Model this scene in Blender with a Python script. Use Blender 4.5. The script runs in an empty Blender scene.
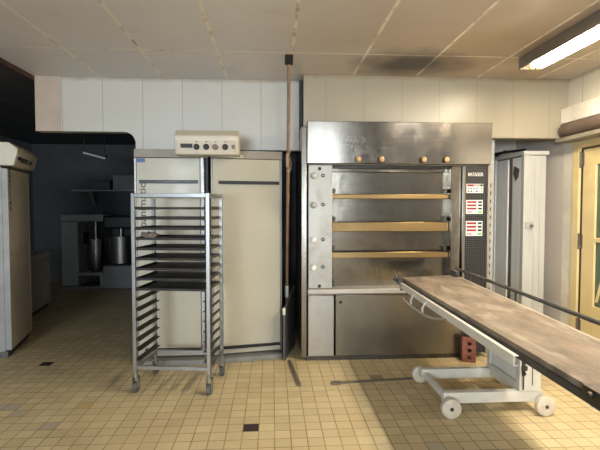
import bpy, bmesh, math, random
from mathutils import Vector, Matrix
random.seed(4)
R = math.radians
S = bpy.context.scene
C = S.collection
S.view_settings.view_transform = 'Standard'
S.view_settings.look = 'None'
S.view_settings.gamma = 1
S.view_settings.use_curve_mapping = False
S.view_settings.exposure = 0.13

# ------------------------------------------------------------------ materials
def nodes(name):
    m = bpy.data.materials.new(name); m.use_nodes = True
    nt = m.node_tree
    b = nt.nodes['Principled BSDF']
    return m, nt, b

def N(nt, t, **kw):
    n = nt.nodes.new(t)
    for k, v in kw.items(): setattr(n, k, v)
    return n

def math_(nt, op, a, b=None, c=None):
    n = N(nt, 'ShaderNodeMath', operation=op)
    for i, v in enumerate((a, b, c)):
        if v is None: continue
        if isinstance(v, (int, float)): n.inputs[i].default_value = v
        else: nt.links.new(v, n.inputs[i])
    return n.outputs[0]

def mix(nt, f, a, b):
    n = N(nt, 'ShaderNodeMix', data_type='RGBA')
    for i, v in ((0, f), (6, a), (7, b)):
        if isinstance(v, (int, float)): n.inputs[i].default_value = v
        elif isinstance(v, tuple): n.inputs[i].default_value = (*v[:3], 1)
        else: nt.links.new(v, n.inputs[i])
    return n.outputs[2]

def noise(nt, vec, scale, detail=3, rough=.55, dist=0):
    n = N(nt, 'ShaderNodeTexNoise')
    n.inputs['Scale'].default_value = scale; n.inputs['Detail'].default_value = detail
    n.inputs['Roughness'].default_value = rough; n.inputs['Distortion'].default_value = dist
    nt.links.new(vec, n.inputs['Vector'])
    return n.outputs[0]

def ramp(nt, f, lo, hi):
    n = N(nt, 'ShaderNodeMapRange', clamp=True)
    nt.links.new(f, n.inputs[0]); n.inputs[1].default_value = lo; n.inputs[2].default_value = hi
    return n.outputs[0]

def scaled(nt, vec, s):
    n = N(nt, 'ShaderNodeMapping'); n.inputs['Scale'].default_value = s
    nt.links.new(vec, n.inputs['Vector']); return n.outputs[0]

def mat(name, col, rough=.5, metal=0.0, var=.12, scale=6, dirt=None, amount=.5, stretch=(1, 1, 1), bump=0.0, emit=0, rvar=.08):
    """painted or plain surface: colour with soft noise variation, optional stains of a second colour"""
    m, nt, b = nodes(name)
    tc = N(nt, 'ShaderNodeTexCoord').outputs['Object']
    v = scaled(nt, tc, stretch)
    n1 = noise(nt, v, scale)
    dk = tuple(c * (1 - var) for c in col); lt = tuple(min(1, c * (1 + var)) for c in col)
    c = mix(nt, ramp(nt, n1, .3, .7), dk, lt)
    if dirt:
        n2 = noise(nt, v, scale * .45, 6, .65, .4)
        f = math_(nt, 'MULTIPLY', ramp(nt, n2, .5, .72), amount)
        c = mix(nt, f, c, dirt)
    nt.links.new(c, b.inputs['Base Color'])
    b.inputs['Metallic'].default_value = metal
    r = math_(nt, 'ADD', math_(nt, 'MULTIPLY', ramp(nt, noise(nt, v, scale * 2.1, 4), .3, .7), 2 * rvar), max(.02, rough - rvar))
    nt.links.new(r, b.inputs['Roughness'])
    if bump:
        bn = N(nt, 'ShaderNodeBump'); bn.inputs['Strength'].default_value = bump; bn.inputs['Distance'].default_value = .004
        nt.links.new(n1, bn.inputs['Height']); nt.links.new(bn.outputs[0], b.inputs['Normal'])
    if emit:
        b.inputs['Emission Color'].default_value = (*col, 1); b.inputs['Emission Strength'].default_value = emit
    return m

def grid_line(nt, coord, off, period, width):
    """1 on thin lines spaced `period` apart"""
    t = math_(nt, 'FRACT', math_(nt, 'DIVIDE', math_(nt, 'SUBTRACT', coord, off), period))
    d = math_(nt, 'MULTIPLY', math_(nt, 'SUBTRACT', .5, math_(nt, 'ABSOLUTE', math_(nt, 'SUBTRACT', t, .5))), period)
    return math_(nt, 'SUBTRACT', 1.0, ramp(nt, d, width * .5, width))

def in_box(nt, x, y, x0, x1, y0, y1):
    a = math_(nt, 'MULTIPLY', math_(nt, 'GREATER_THAN', x, x0), math_(nt, 'LESS_THAN', x, x1))
    b = math_(nt, 'MULTIPLY', math_(nt, 'GREATER_THAN', y, y0), math_(nt, 'LESS_THAN', y, y1))
    return math_(nt, 'MULTIPLY', a, b)

def xyz(nt):
    tc = N(nt, 'ShaderNodeTexCoord').outputs['Object']
    s = N(nt, 'ShaderNodeSeparateXYZ'); nt.links.new(tc, s.inputs[0])
    return tc, s.outputs[0], s.outputs[1], s.outputs[2]

def floor_mat():
    m, nt, b = nodes('yellow_floor_tile')
    tc, x, y, z = xyz(nt)
    cx = math_(nt, 'FLOOR', math_(nt, 'DIVIDE', math_(nt, 'ADD', x, .19), .1))
    cy = math_(nt, 'FLOOR', math_(nt, 'DIVIDE', math_(nt, 'SUBTRACT', y, 2.805), .1))
    cv = N(nt, 'ShaderNodeCombineXYZ'); nt.links.new(cx, cv.inputs[0]); nt.links.new(cy, cv.inputs[1])
    wn = N(nt, 'ShaderNodeTexWhiteNoise', noise_dimensions='2D'); nt.links.new(cv.outputs[0], wn.inputs['Vector'])
    tile = mix(nt, wn.outputs[0], (.56, .435, .235), (.66, .535, .31))
    sp = noise(nt, tc, 90, 3)
    tile = mix(nt, math_(nt, 'MULTIPLY', ramp(nt, sp, .5, .75), .35), tile, (.40, .29, .14))
    st = noise(nt, tc, 1.3, 6, .65, .3)
    tile = mix(nt, math_(nt, 'MULTIPLY', ramp(nt, st, .48, .75), .45), tile, (.34, .26, .16))
    for (i, j, col) in ((0, 0, (.035, .017, .014)), (-19, 13, (.02, .016, .014)), (-12, 4, (.54, .37, .15)), (-13, 1, (.44, .36, .29)),
                        (10, 8, (.30, .24, .15)), (-16, 3, (.46, .39, .29)), (-17, 4, (.44, .38, .30)), (-18, 4, (.45, .39, .30)), (11, -3, (.45, .40, .30))):
        f = math_(nt, 'MULTIPLY', math_(nt, 'COMPARE', cx, float(i), .1), math_(nt, 'COMPARE', cy, float(j), .1))
        tile = mix(nt, f, tile, col)
    gx = grid_line(nt, x, -.19, .1, .0038); gy = grid_line(nt, y, 2.805, .1, .0038)
    g = math_(nt, 'MAXIMUM', gx, gy)
    gn = math_(nt, 'ADD', .55, math_(nt, 'MULTIPLY', ramp(nt, noise(nt, tc, 3, 4), .35, .65), .4))
    col = mix(nt, math_(nt, 'MULTIPLY', g, gn), tile, (.15, .095, .04))
    nt.links.new(col, b.inputs['Base Color'])
    r = math_(nt, 'ADD', .38, math_(nt, 'MULTIPLY', st, .35)); nt.links.new(r, b.inputs['Roughness'])
    bn = N(nt, 'ShaderNodeBump'); bn.inputs['Strength'].default_value = .35; bn.inputs['Distance'].default_value = .002
    nt.links.new(math_(nt, 'SUBTRACT', 1, g), bn.inputs['Height']); nt.links.new(bn.outputs[0], b.inputs['Normal'])
    return m

def ceiling_mat():
    m, nt, b = nodes('ceiling_board')
    tc, x, y, z = xyz(nt)
    base = mix(nt, ramp(nt, noise(nt, tc, 1.1, 5, .6), .3, .7), (.66, .62, .60), (.74, .70, .675))
    base = mix(nt, math_(nt, 'MULTIPLY', ramp(nt, noise(nt, tc, 2.3, 7, .7), .55, .8), .35), base, (.36, .29, .20))
    # warm lamp tint painted into the board colour on the oven side
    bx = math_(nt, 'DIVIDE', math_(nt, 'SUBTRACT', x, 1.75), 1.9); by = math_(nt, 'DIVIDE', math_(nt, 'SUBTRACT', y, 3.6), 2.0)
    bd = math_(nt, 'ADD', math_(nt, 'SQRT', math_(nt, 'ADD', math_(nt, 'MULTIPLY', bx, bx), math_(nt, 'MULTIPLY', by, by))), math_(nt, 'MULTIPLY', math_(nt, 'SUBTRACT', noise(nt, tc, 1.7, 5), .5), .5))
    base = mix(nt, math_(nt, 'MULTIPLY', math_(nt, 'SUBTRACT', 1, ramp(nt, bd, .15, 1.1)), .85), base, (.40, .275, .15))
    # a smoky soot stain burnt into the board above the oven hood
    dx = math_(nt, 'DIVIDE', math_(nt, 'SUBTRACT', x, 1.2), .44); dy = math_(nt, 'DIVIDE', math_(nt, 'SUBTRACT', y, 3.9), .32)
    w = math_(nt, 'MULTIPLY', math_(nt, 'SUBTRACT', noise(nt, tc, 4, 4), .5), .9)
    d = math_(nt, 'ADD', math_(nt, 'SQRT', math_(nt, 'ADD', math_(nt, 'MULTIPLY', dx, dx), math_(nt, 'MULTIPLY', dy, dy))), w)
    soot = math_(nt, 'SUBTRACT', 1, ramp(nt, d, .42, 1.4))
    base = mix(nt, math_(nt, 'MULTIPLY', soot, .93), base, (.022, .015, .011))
    ln = math_(nt, 'MAXIMUM', grid_line(nt, x, -1.63, .597, .015), grid_line(nt, y, 3.66, 1.22, .014))
    br = ramp(nt, noise(nt, tc, 5, 5, .7), .34, .5)
    lm = mix(nt, br, (.40, .31, .22), (.86, .78, .64))
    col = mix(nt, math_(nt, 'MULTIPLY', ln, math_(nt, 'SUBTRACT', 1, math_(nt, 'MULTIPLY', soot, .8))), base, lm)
    nt.links.new(col, b.inputs['Base Color']); b.inputs['Roughness'].default_value = .42
    bn = N(nt, 'ShaderNodeBump'); bn.inputs['Strength'].default_value = .5; bn.inputs['Distance'].default_value = .004
    nt.links.new(ln, bn.inputs['Height']); nt.links.new(bn.outputs[0], b.inputs['Normal'])
    return m

def tile_panel_mat(name, axis, off, period, col):
    m, nt, b = nodes(name)
    tc, x, y, z = xyz(nt)
    base = mix(nt, ramp(nt, noise(nt, tc, 1.5, 4), .3, .7), tuple(c * .94 for c in col), col)
    st = ramp(nt, noise(nt, scaled(nt, tc, (3, 3, .6)), 1.6, 6, .7), .55, .85)
    base = mix(nt, math_(nt, 'MULTIPLY', st, .3), base, (.50, .42, .28))
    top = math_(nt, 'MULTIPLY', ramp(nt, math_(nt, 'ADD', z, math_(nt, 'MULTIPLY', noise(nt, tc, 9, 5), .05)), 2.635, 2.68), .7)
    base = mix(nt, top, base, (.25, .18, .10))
    ln = grid_line(nt, (x, y)[axis], off, period, .0042)
    c = mix(nt, math_(nt, 'MULTIPLY', ln, .75), base, (.30, .25, .17))
    nt.links.new(c, b.inputs['Base Color']); b.inputs['Roughness'].default_value = .33
    return m

def mosaic_mat():
    m, nt, b = nodes('black_mosaic_grid')
    tc, x, y, z = xyz(nt)
    ln = math_(nt, 'MAXIMUM', grid_line(nt, x, 0, .0186, .0022), grid_line(nt, z, 0, .0186, .0022))
    c = mix(nt, math_(nt, 'MULTIPLY', ln, .8), (.006, .006, .007), (.12, .115, .11))
    nt.links.new(c, b.inputs['Base Color']); b.inputs['Roughness'].default_value = .55; b.inputs['Specular IOR Level'].default_value = .2
    return m

def steel_mat(name, col, rough, streak=(1, 1, 30), stain=(.30, .24, .17), amt=.3, aniso=.6):
    m, nt, b = nodes(name)
    tc, x, y, z = xyz(nt)
    v = scaled(nt, tc, streak)
    n1 = noise(nt, v, 5, 4)
    c = mix(nt, ramp(nt, n1, .3, .7), tuple(k * .9 for k in col), col)
    n2 = ramp(nt, noise(nt, scaled(nt, tc, (1.5, 1.5, 1)), 3.2, 7, .7, .6), .47, .75)
    c = mix(nt, math_(nt, 'MULTIPLY', n2, amt), c, stain)
    nt.links.new(c, b.inputs['Base Color']); b.inputs['Metallic'].default_value = 1
    r = math_(nt, 'ADD', rough - .05, math_(nt, 'ADD', math_(nt, 'MULTIPLY', n1, .1), math_(nt, 'MULTIPLY', n2, .12)))
    nt.links.new(r, b.inputs['Roughness']); b.inputs['Anisotropic'].default_value = aniso
    cv = N(nt, 'ShaderNodeCombineXYZ'); cv.inputs[2].default_value = 1; nt.links.new(cv.outputs[0], b.inputs['Tangent'])
    return m

M = {}
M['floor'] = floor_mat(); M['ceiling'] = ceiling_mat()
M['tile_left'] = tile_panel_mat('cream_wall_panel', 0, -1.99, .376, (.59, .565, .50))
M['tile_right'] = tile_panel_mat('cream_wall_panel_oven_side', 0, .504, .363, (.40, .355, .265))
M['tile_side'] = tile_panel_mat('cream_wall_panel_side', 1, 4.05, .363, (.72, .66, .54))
M['cream_wall'] = mat('cream_wall_paint', (.84, .79, .68), .6, dirt=(.42, .33, .22), amount=.35, scale=3)
M['grey_wall'] = mat('grey_wall_paint', (.74, .67, .58), .6, var=.05, scale=2)
M['side_mid'] = mat('mid_grey_post', (.42, .42, .41), .5, var=.15, scale=4)
M['side_grey'] = mat('grey_side_panel', (.33, .32, .30), .5, var=.15, scale=4)
M['rear_wall'] = mat('rear_wall_paint', (.15, .125, .098), .6, var=.06, scale=2)
M['pink_plaster'] = mat('pinkish_plaster', (.50, .40, .31), .7, dirt=(.38, .26, .18), amount=.5, scale=5)
M['navy'] = mat('dark_navy_paint', (.16, .163, .172), .5, var=.2, scale=2)  # gloom of the unlit side room put into the wall colour
M['navy2'] = mat('dark_slate_paint', (.052, .052, .054), .6, var=.2, scale=2)  # shade of the unlit back room put into a dark colour
M['beam'] = mat('dark_brown_beam', (.055, .022, .018), .5, scale=9)
M['wood_dark'] = mat('brown_pole_wood', (.25, .145, .08), .42, var=.25, scale=10, stretch=(3, 3, .4))
M['black'] = mat('black_plastic', (.012, .012, .013), .4, scale=10)
M['tray'] = mat('blackened_tray_steel', (.016, .012, .010), .62, dirt=(.06, .04, .025), amount=.6, scale=9)
M['rail_steel'] = steel_mat('dirty_rail_steel', (.16, .14, .115), .45, stain=(.12, .09, .06), amt=.6, aniso=0)
M['alu'] = steel_mat('rack_aluminium', (.42, .42, .41), .38, stain=(.30, .27, .22), amt=.35, aniso=0)
M['chrome'] = steel_mat('door_trim_metal', (.33, .32, .30), .42, stain=(.4, .37, .32), amt=.3, aniso=0)
M['steel'] = steel_mat('brushed_oven_steel', (.29, .265, .23), .17, aniso=.5)
M['steel_base'] = steel_mat('dull_base_steel', (.29, .26, .205), .29, stain=(.20, .17, .125), amt=.25, aniso=.3)
M['steel_deck'] = steel_mat('worn_deck_steel', (.25, .228, .192), .19, aniso=.2, stain=(.10, .075, .05), amt=.95)
M['steel_panel'] = steel_mat('pale_panel_steel', (.44, .41, .36), .36, stain=(.30, .25, .19), amt=.4)
M['sill_steel'] = mat('worn_sill_steel', (.50, .46, .40), .5, metal=.55, dirt=(.3, .26, .2), amount=.5, stretch=(.5, 3, 1))
M['brass'] = steel_mat('heat_stained_ledge', (.34, .235, .11), .33, stain=(.22, .13, .055), amt=.6, streak=(.3, 1, 3))
M['dark_steel'] = steel_mat('dark_grimy_steel', (.13, .115, .10), .45, stain=(.04, .03, .02), amt=.6, aniso=0)
M['mosaic'] = mosaic_mat()
M['cream_door'] = mat('cream_door_enamel', (.47, .43, .325), .36, var=.04, scale=2.0, dirt=(.50, .40, .27), amount=.35)
M['cream_box'] = mat('beige_box_enamel', (.60, .53, .40), .45, var=.05, dirt=(.38, .29, .18), amount=.4, scale=5)
M['header_beige'] = mat('dull_header_beige', (.31, .265, .205), .5, dirt=(.2, .16, .11), amount=.5)
M['beige_door'] = mat('aged_beige_enamel', (.66, .58, .46), .45, var=.06, dirt=(.32, .25, .17), amount=.4)
M['grey_plinth'] = mat('worn_grey_plinth', (.22, .21, .19), .55, dirt=(.10, .085, .06), amount=.6, scale=5)
M['white_paint'] = mat('white_painted_steel', (.70, .66, .57), .42, var=.05, dirt=(.42, .36, .27), amount=.4, scale=5)
M['white_board'] = mat('off_white_board', (.55, .545, .51), .5, var=.06, scale=3, dirt=(.5, .46, .38), amount=.35, stretch=(4, 4, .6))
M['grey_curtain'] = mat('pale_grey_panel', (.84, .84, .80), .45, var=.08, scale=3, stretch=(6, 6, .5))
M['brown_gap'] = mat('brown_inner_panel', (.22, .17, .125), .6, scale=4)
M['canvas'] = mat('floury_loader_canvas', (.20, .152, .108), .85, var=.28, scale=6, dirt=(.45, .38, .30), amount=.8, stretch=(2.2, .8, 1), bump=.12)
M['canvas_edge'] = mat('pale_canvas_edge', (.46, .40, .32), .85, scale=8)
M['dark_rail'] = mat('dark_grey_rail', (.045, .042, .040), .42, scale=8, dirt=(.14, .12, .09), amount=.4)
M['wheel'] = mat('cream_nylon_wheel', (.66, .585, .455), .5, dirt=(.30, .22, .14), amount=.5, scale=12)
M['rubber'] = mat('grey_rubber', (.10, .10, .10), .6)
M['brick'] = mat('red_brick_clay', (.23, .082, .052), .85, var=.25, scale=22, dirt=(.16, .05, .03), amount=.6, bump=.4)
M['hole'] = mat('brick_hole_dark', (.05, .018, .012), .9)
M['yellow'] = mat('yellow_door_paint', (.80, .64, .32), .45, var=.06, scale=4, dirt=(.46, .27, .08), amount=.35)
M['pipe'] = mat('brown_pipe_paint', (.12, .08, .06), .45, var=.2, scale=6, dirt=(.22, .17, .13), amount=.4)
M['white_knob'] = mat('white_knob_plastic', (.80, .78, .72), .3, var=.03)
M['grey_knob'] = mat('greyed_knob_plastic', (.45, .42, .37), .4)
M['wood_knob'] = mat('turned_wood_knob', (.50, .30, .135), .35, var=.2, scale=20)
M['red'] = mat('red_display', (.30, .02, .035), .3, var=.3, scale=60)
M['green'] = mat('green_button', (.18, .50, .16), .4)
M['pink'] = mat('pink_button', (.80, .33, .34), .4)
M['pale_blue'] = mat('pale_blue_button', (.50, .62, .72), .4)
M['blue'] = mat('blue_label', (.10, .16, .33), .5)
M['card'] = mat('white_card', (.80, .79, .74), .5, var=.02)
M['lump'] = mat('brown_crumpled_paper', (.30, .22, .17), .8, var=.35, scale=18, bump=.5)
M['slate'] = mat('dark_grey_board', (.085, .08, .075), .5, var=.15, scale=5)
M['bar'] = mat('worn_floor_steel', (.16, .13, .10), .5, metal=.25, var=.3, scale=14)
M['pale_dark'] = mat('dusty_white_enamel', (.30, .30, .295), .5, var=.08)
M['grey_dark'] = mat('dusty_grey_enamel', (.16, .16, .16), .5, var=.12)
M['bowl'] = steel_mat('mixer_bowl_steel', (.36, .345, .32), .34, amt=.15, aniso=0)
M['tube'] = mat('lit_fluorescent_tube', (1.0, .88, .68), .3, var=0, emit=105)
M['tube_end'] = mat('aged_tube_end_cap', (.70, .52, .16), .4)
M['lamp_body'] = mat('grey_lamp_housing', (.20, .165, .125), .5, var=.1)
M['lamp_tray'] = mat('white_lamp_reflector', (.80, .74, .60), .4, var=.03)
M['blue_tape'] = mat('blue_tape', (.42, .45, .55), .5)
m, nt, b = nodes('greenish_door_glass')
b.inputs['Base Color'].default_value = (.16, .22, .16, 1); b.inputs['Roughness'].default_value = .12
nt.links.new(mix(nt, noise(nt, N(nt, 'ShaderNodeTexCoord').outputs['Object'], 5), (.05, .09, .055), (.13, .18, .11)), b.inputs['Base Color'])
M['glass'] = m
m, nt, b = nodes('window_glass')
b.inputs['Transmission Weight'].default_value = 1; b.inputs['Roughness'].default_value = .02
nt.links.new(mix(nt, noise(nt, N(nt, 'ShaderNodeTexCoord').outputs['Object'], 3), (.93, .95, .96), (1, 1, 1)), b.inputs['Base Color'])
M['clear'] = m

# ------------------------------------------------------------------ mesh builder
ORG = Vector((0, 0, 0))
SHEAR = None
class MB:
    def __init__(s): s.bm = bmesh.new(); s.mi = 0
    def _tag(s, geom_faces):
        for f in geom_faces: f.material_index = s.mi
    def use(s, i): s.mi = i; return s
    def box(s, x0, x1, y0, y1, z0, z1):
        v = [s.bm.verts.new(p) for p in ((x0, y0, z0), (x1, y0, z0), (x1, y1, z0), (x0, y1, z0), (x0, y0, z1), (x1, y0, z1), (x1, y1, z1), (x0, y1, z1))]
        s._tag([s.bm.faces.new([v[i] for i in q]) for q in ((3, 2, 1, 0), (4, 5, 6, 7), (0, 1, 5, 4), (1, 2, 6, 5), (2, 3, 7, 6), (3, 0, 4, 7))])
        return s
    def prism(s, pts, axis, a0, a1):
        def P(p, a):
            q = list(p); q.insert(axis, a); return q
        A = [s.bm.verts.new(P(p, a0)) for p in pts]; B = [s.bm.verts.new(P(p, a1)) for p in pts]
        fs = [s.bm.faces.new(A), s.bm.faces.new(B[::-1])]
        n = len(pts)
        for i in range(n): fs.append(s.bm.faces.new((A[i], B[i], B[(i + 1) % n], A[(i + 1) % n])))
        s._tag(fs)
        bmesh.ops.recalc_face_normals(s.bm, faces=fs); return s
    def ring(s, c, ax, r, n, ref=None):
        ax = Vector(ax).normalized()
        ref = Vector(ref) if ref else (Vector((0, 0, 1)) if abs(ax.z) < .9 else Vector((1, 0, 0)))
        u = ax.cross(ref).normalized(); w = ax.cross(u)
        return [s.bm.verts.new(Vector(c) + r * (math.cos(2 * math.pi * i / n) * u + math.sin(2 * math.pi * i / n) * w)) for i in range(n)]
    def lathe(s, c, ax, prof, n=20):
        """prof: list of (distance along axis, radius); closed with caps"""
        ax = Vector(ax).normalized(); c = Vector(c); fs = []
        rs = [s.ring(c + ax * d, ax, max(r, 1e-4), n) for d, r in prof]
        for a, b in zip(rs, rs[1:]):
            for i in range(n): fs.append(s.bm.faces.new((a[i], a[(i + 1) % n], b[(i + 1) % n], b[i])))
        fs.append(s.bm.faces.new(rs[0][::-1])); fs.append(s.bm.faces.new(rs[-1]))
        s._tag(fs); bmesh.ops.recalc_face_normals(s.bm, faces=fs); return s
    def cyl(s, p0, p1, r, n=16, r2=None):
        p0 = Vector(p0); p1 = Vector(p1)
        return s.lathe(p0, p1 - p0, [(0, r), ((p1 - p0).length, r if r2 is None else r2)], n)
    def tube(s, pts, r, n=8):
        pts = [Vector(p) for p in pts]; fs = []; rs = []
        for i, p in enumerate(pts):
            d = (pts[min(i + 1, len(pts) - 1)] - pts[max(i - 1, 0)])
            rs.append(s.ring(p, d, r, n))
        for a, b in zip(rs, rs[1:]):
            k = min(range(n), key=lambda j: (a[0].co - b[j].co).length)
            for i in range(n): fs.append(s.bm.faces.new((a[i], a[(i + 1) % n], b[(i + 1 + k) % n], b[(i + k) % n])))
        fs.append(s.bm.faces.new(rs[0][::-1])); fs.append(s.bm.faces.new(rs[-1]))
        s._tag(fs); bmesh.ops.recalc_face_normals(s.bm, faces=fs); return s
    def hexa(s, b4, t4):
        v = [s.bm.verts.new(p) for p in list(b4) + list(t4)]
        fs = [s.bm.faces.new([v[i] for i in q]) for q in ((3, 2, 1, 0), (4, 5, 6, 7), (0, 1, 5, 4), (1, 2, 6, 5), (2, 3, 7, 6), (3, 0, 4, 7))]
        s._tag(fs); bmesh.ops.recalc_face_normals(s.bm, faces=fs); return s
    def build(s, name, mats, parent=None, bevel=0.0, smooth=35, local=False):
        if SHEAR:
            for v in s.bm.verts: v.co.z += SHEAR * (v.co.y - 3.66)
        if not local: bmesh.ops.translate(s.bm, vec=-ORG, verts=s.bm.verts)
        me = bpy.data.meshes.new(name); s.bm.to_mesh(me); s.bm.free()
        for m_ in (mats if isinstance(mats, (list, tuple)) else [mats]): me.materials.append(m_ if not isinstance(m_, str) else M[m_])
        me.polygons.foreach_set('use_smooth', [True] * len(me.polygons))
        me.set_sharp_from_angle(angle=R(smooth))
        o = bpy.data.objects.new(name, me); C.objects.link(o)
        if parent: o.parent = parent
        elif not local: o.location = ORG
        if bevel:
            bv = o.modifiers.new('bevel', 'BEVEL'); bv.width = bevel; bv.segments = 2; bv.limit_method = 'ANGLE'; bv.angle_limit = R(40)
        return o

def org(*p):
    global ORG; ORG = Vector(p) if p else Vector((0, 0, 0))

def tag(o, label, cat, group=None, kind=None):
    o['label'] = label; o['category'] = cat
    if group: o['group'] = group
    if kind: o['kind'] = kind
    return o

def thing(name, label, cat, loc, rz=0, group=None):
    o = bpy.data.objects.new(name, None); C.objects.link(o); o.empty_display_size = .1
    o.location = loc; o.rotation_euler.z = rz
    org(*loc) if rz == 0 else org()
    return tag(o, label, cat, group)

def struct(o): o['kind'] = 'structure'; return o

def copy_tree(o, parent=None):
    c = o.copy(); C.objects.link(c)
    if parent: c.parent = parent
    for ch in list(o.children): copy_tree(ch, c)
    return c

def text(name, s, size, mat_, parent, loc, rot, depth=.0015, bold=0.0, squeeze=1.0):
    cu = bpy.data.curves.new(name, 'FONT'); cu.body = s; cu.size = size; cu.extrude = depth; cu.offset = bold
    cu.align_x = 'LEFT'
    t = bpy.data.objects.new(name + '_source', cu); C.objects.link(t)
    bpy.context.view_layer.update()
    me = bpy.data.meshes.new_from_object(t.evaluated_get(bpy.context.evaluated_depsgraph_get()))
    bpy.data.objects.remove(t); bpy.data.curves.remove(cu)
    for v in me.vertices: v.co.x *= squeeze
    me.materials.clear(); me.materials.append(M[mat_]); me.name = name
    o = bpy.data.objects.new(name, me); C.objects.link(o)
    o.parent = parent; o.location = loc; o.rotation_euler = rot
    return o

# ------------------------------------------------------------------ the setting
CH = 2.65
XR = 2.88
org()
struct(MB().box(-4.7, 3.1, -4.6, 9.1, -.1, 0).build('floor', 'floor'))
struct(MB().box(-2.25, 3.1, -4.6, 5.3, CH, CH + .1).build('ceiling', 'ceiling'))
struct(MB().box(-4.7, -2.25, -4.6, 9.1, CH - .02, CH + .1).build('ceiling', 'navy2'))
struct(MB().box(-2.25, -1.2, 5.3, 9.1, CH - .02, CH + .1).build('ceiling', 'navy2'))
struct(MB().box(-2.30, -2.235, -4.5, 4.45, CH - .045, CH - .001).build('trim_1', 'beam', bevel=.004))
# panel-clad bulkhead over the doorway (rounded corner) and the cold cabinets
pts = [(-2.0, CH), (.262, CH), (.262, 1.972), (-1.31, 1.972)]
for k in range(0, 9):
    a = R(k * 90 / 8); pts.append((-1.42 + .11 * math.cos(a), 2.027 + .11 * math.sin(a)))
pts.append((-2.0, 2.137))
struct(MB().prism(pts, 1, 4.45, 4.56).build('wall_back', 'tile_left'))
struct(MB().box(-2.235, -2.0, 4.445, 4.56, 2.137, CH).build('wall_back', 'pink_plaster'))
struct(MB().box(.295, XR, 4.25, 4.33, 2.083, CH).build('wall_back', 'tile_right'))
struct(MB().box(.262, .295, 4.44, 4.5, 1.9, CH).build('wall_back', 'navy2'))
# wall between the back room and the niche behind the machines, niche walls, outer walls
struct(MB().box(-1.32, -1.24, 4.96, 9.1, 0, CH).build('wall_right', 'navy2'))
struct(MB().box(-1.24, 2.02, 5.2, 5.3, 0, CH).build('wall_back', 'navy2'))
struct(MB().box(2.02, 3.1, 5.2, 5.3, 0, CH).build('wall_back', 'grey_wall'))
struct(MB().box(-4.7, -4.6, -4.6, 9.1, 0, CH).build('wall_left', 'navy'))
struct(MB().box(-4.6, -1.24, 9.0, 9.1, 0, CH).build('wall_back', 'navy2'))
w = MB()
w.box(XR, XR + .15, 4.165, 4.315, 0, CH); w.box(XR, XR + .15, 1.2, 3.32, 0, CH); w.box(XR, XR + .15, 3.32, 4.165, 2.03, CH)
struct(w.build('wall_right', 'cream_wall'))
struct(MB().box(XR, XR + .15, -4.6, 1.2, 0, CH).build('wall_right', 'rear_wall'))
struct(MB().box(XR, XR + .15, 4.315, 5.2, 0, CH).build('wall_right', 'grey_wall'))
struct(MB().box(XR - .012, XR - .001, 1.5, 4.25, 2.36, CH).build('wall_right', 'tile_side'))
# rear wall behind the camera: daylight window, plus an added opening for fill light
w = MB()
WX0, WX1, WZ0, WZ1 = .85, 1.85, .25, 2.3
w.box(-4.7, -3.0, -4.6, -4.5, 0, CH); w.box(-1.0, WX0, -4.6, -4.5, 0, CH); w.box(-3.0, -1.0, -4.6, -4.5, 0, .95); w.box(-3.0, -1.0, -4.6, -4.5, 2.2, CH); w.box(WX1, 3.1, -4.6, -4.5, 0, CH); w.box(WX0, WX1, -4.6, -4.5, 0, WZ0); w.box(WX0, WX1, -4.6, -4.5, WZ1, CH)
struct(w.build('wall_front', 'rear_wall'))
win = MB()
for a in (WX0, (WX0 + WX1) / 2 - .025, WX1 - .05): win.box(a, a + .05, -4.59, -4.53, WZ0, WZ1)
win.box(WX0, WX1, -4.59, -4.53, WZ0, WZ0 + .05); win.box(WX0, WX1, -4.59, -4.53, WZ1 - .05, WZ1)
struct(win.build('window_1', 'white_paint'))
win = MB()
for a in (-3.0, -2.025, -1.05): win.box(a, a + .05, -4.59, -4.53, .95, 2.2)
for z in (.95, 2.15): win.box(-3.0, -1.0, -4.59, -4.53, z, z + .05)
struct(win.build('window_2', 'white_paint'))  # unseen window added to house the cool fill light

# lintel ledge on the right wall, above the yellow door
struct(MB().box(2.79, XR, 1.5, 4.245, 2.215, 2.36).build('trim_2', 'cream_wall', bevel=.004))
struct(MB().box(2.74, XR, 1.5, 4.245, 2.035, 2.075).build('trim_3', 'header_beige', bevel=.004))

# door_1: yellow part-glazed door in the right wall
dr = bpy.data.objects.new('door_1', None); C.objects.link(dr); dr.location = (XR, 3.8, 0); struct(dr)
org(XR, 3.8, 0)
f = MB(); f.box(XR - .02, XR + .1, 4.065, 4.16, 0, 2.03); f.box(XR - .02, XR + .1, 3.32, 3.41, 0, 2.03); f.box(XR - .02, XR + .1, 3.41, 4.065, 1.965, 2.03)
f.build('door_frame', 'yellow', dr, bevel=.004)
l = MB()
l.box(XR + .0, XR + .045, 3.87, 4.035, .02, 1.95); l.box(XR + .0, XR + .045, 3.43, 3.55, .02, 1.95)
l.box(XR + .0, XR + .045, 3.55, 3.87, 1.80, 1.95); l.box(XR + .0, XR + .045, 3.55, 3.87, .02, .52); l.box(XR + .0, XR + .045, 3.55, 3.87, 1.10, 1.14)
lf = l.build('door_leaf', 'yellow', dr, bevel=.004)
MB().box(XR + .018, XR + .028, 3.55, 3.87, .52, 1.8).build('pane', 'glass', lf)
MB().hexa([(XR + .012, 3.83, .56), (XR + .012, 3.86, .56), (XR + .032, 3.86, .56), (XR + .032, 3.83, .56)], [(XR + .012, 3.66, 1.10), (XR + .012, 3.69, 1.10), (XR + .032, 3.69, 1.10), (XR + .032, 3.66, 1.10)]).build('diagonal_brace', 'yellow', lf)
for z in (1.78, 1.02, .22):
    h = MB(); h.cyl((XR - .012, 4.055, z), (XR - .012, 4.055, z + .15), .010, 10); h.box(XR - .006, XR - .0005, 4.02, 4.055, z + .01, z + .14)
    h.build('hinge', 'bar', dr)
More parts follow.
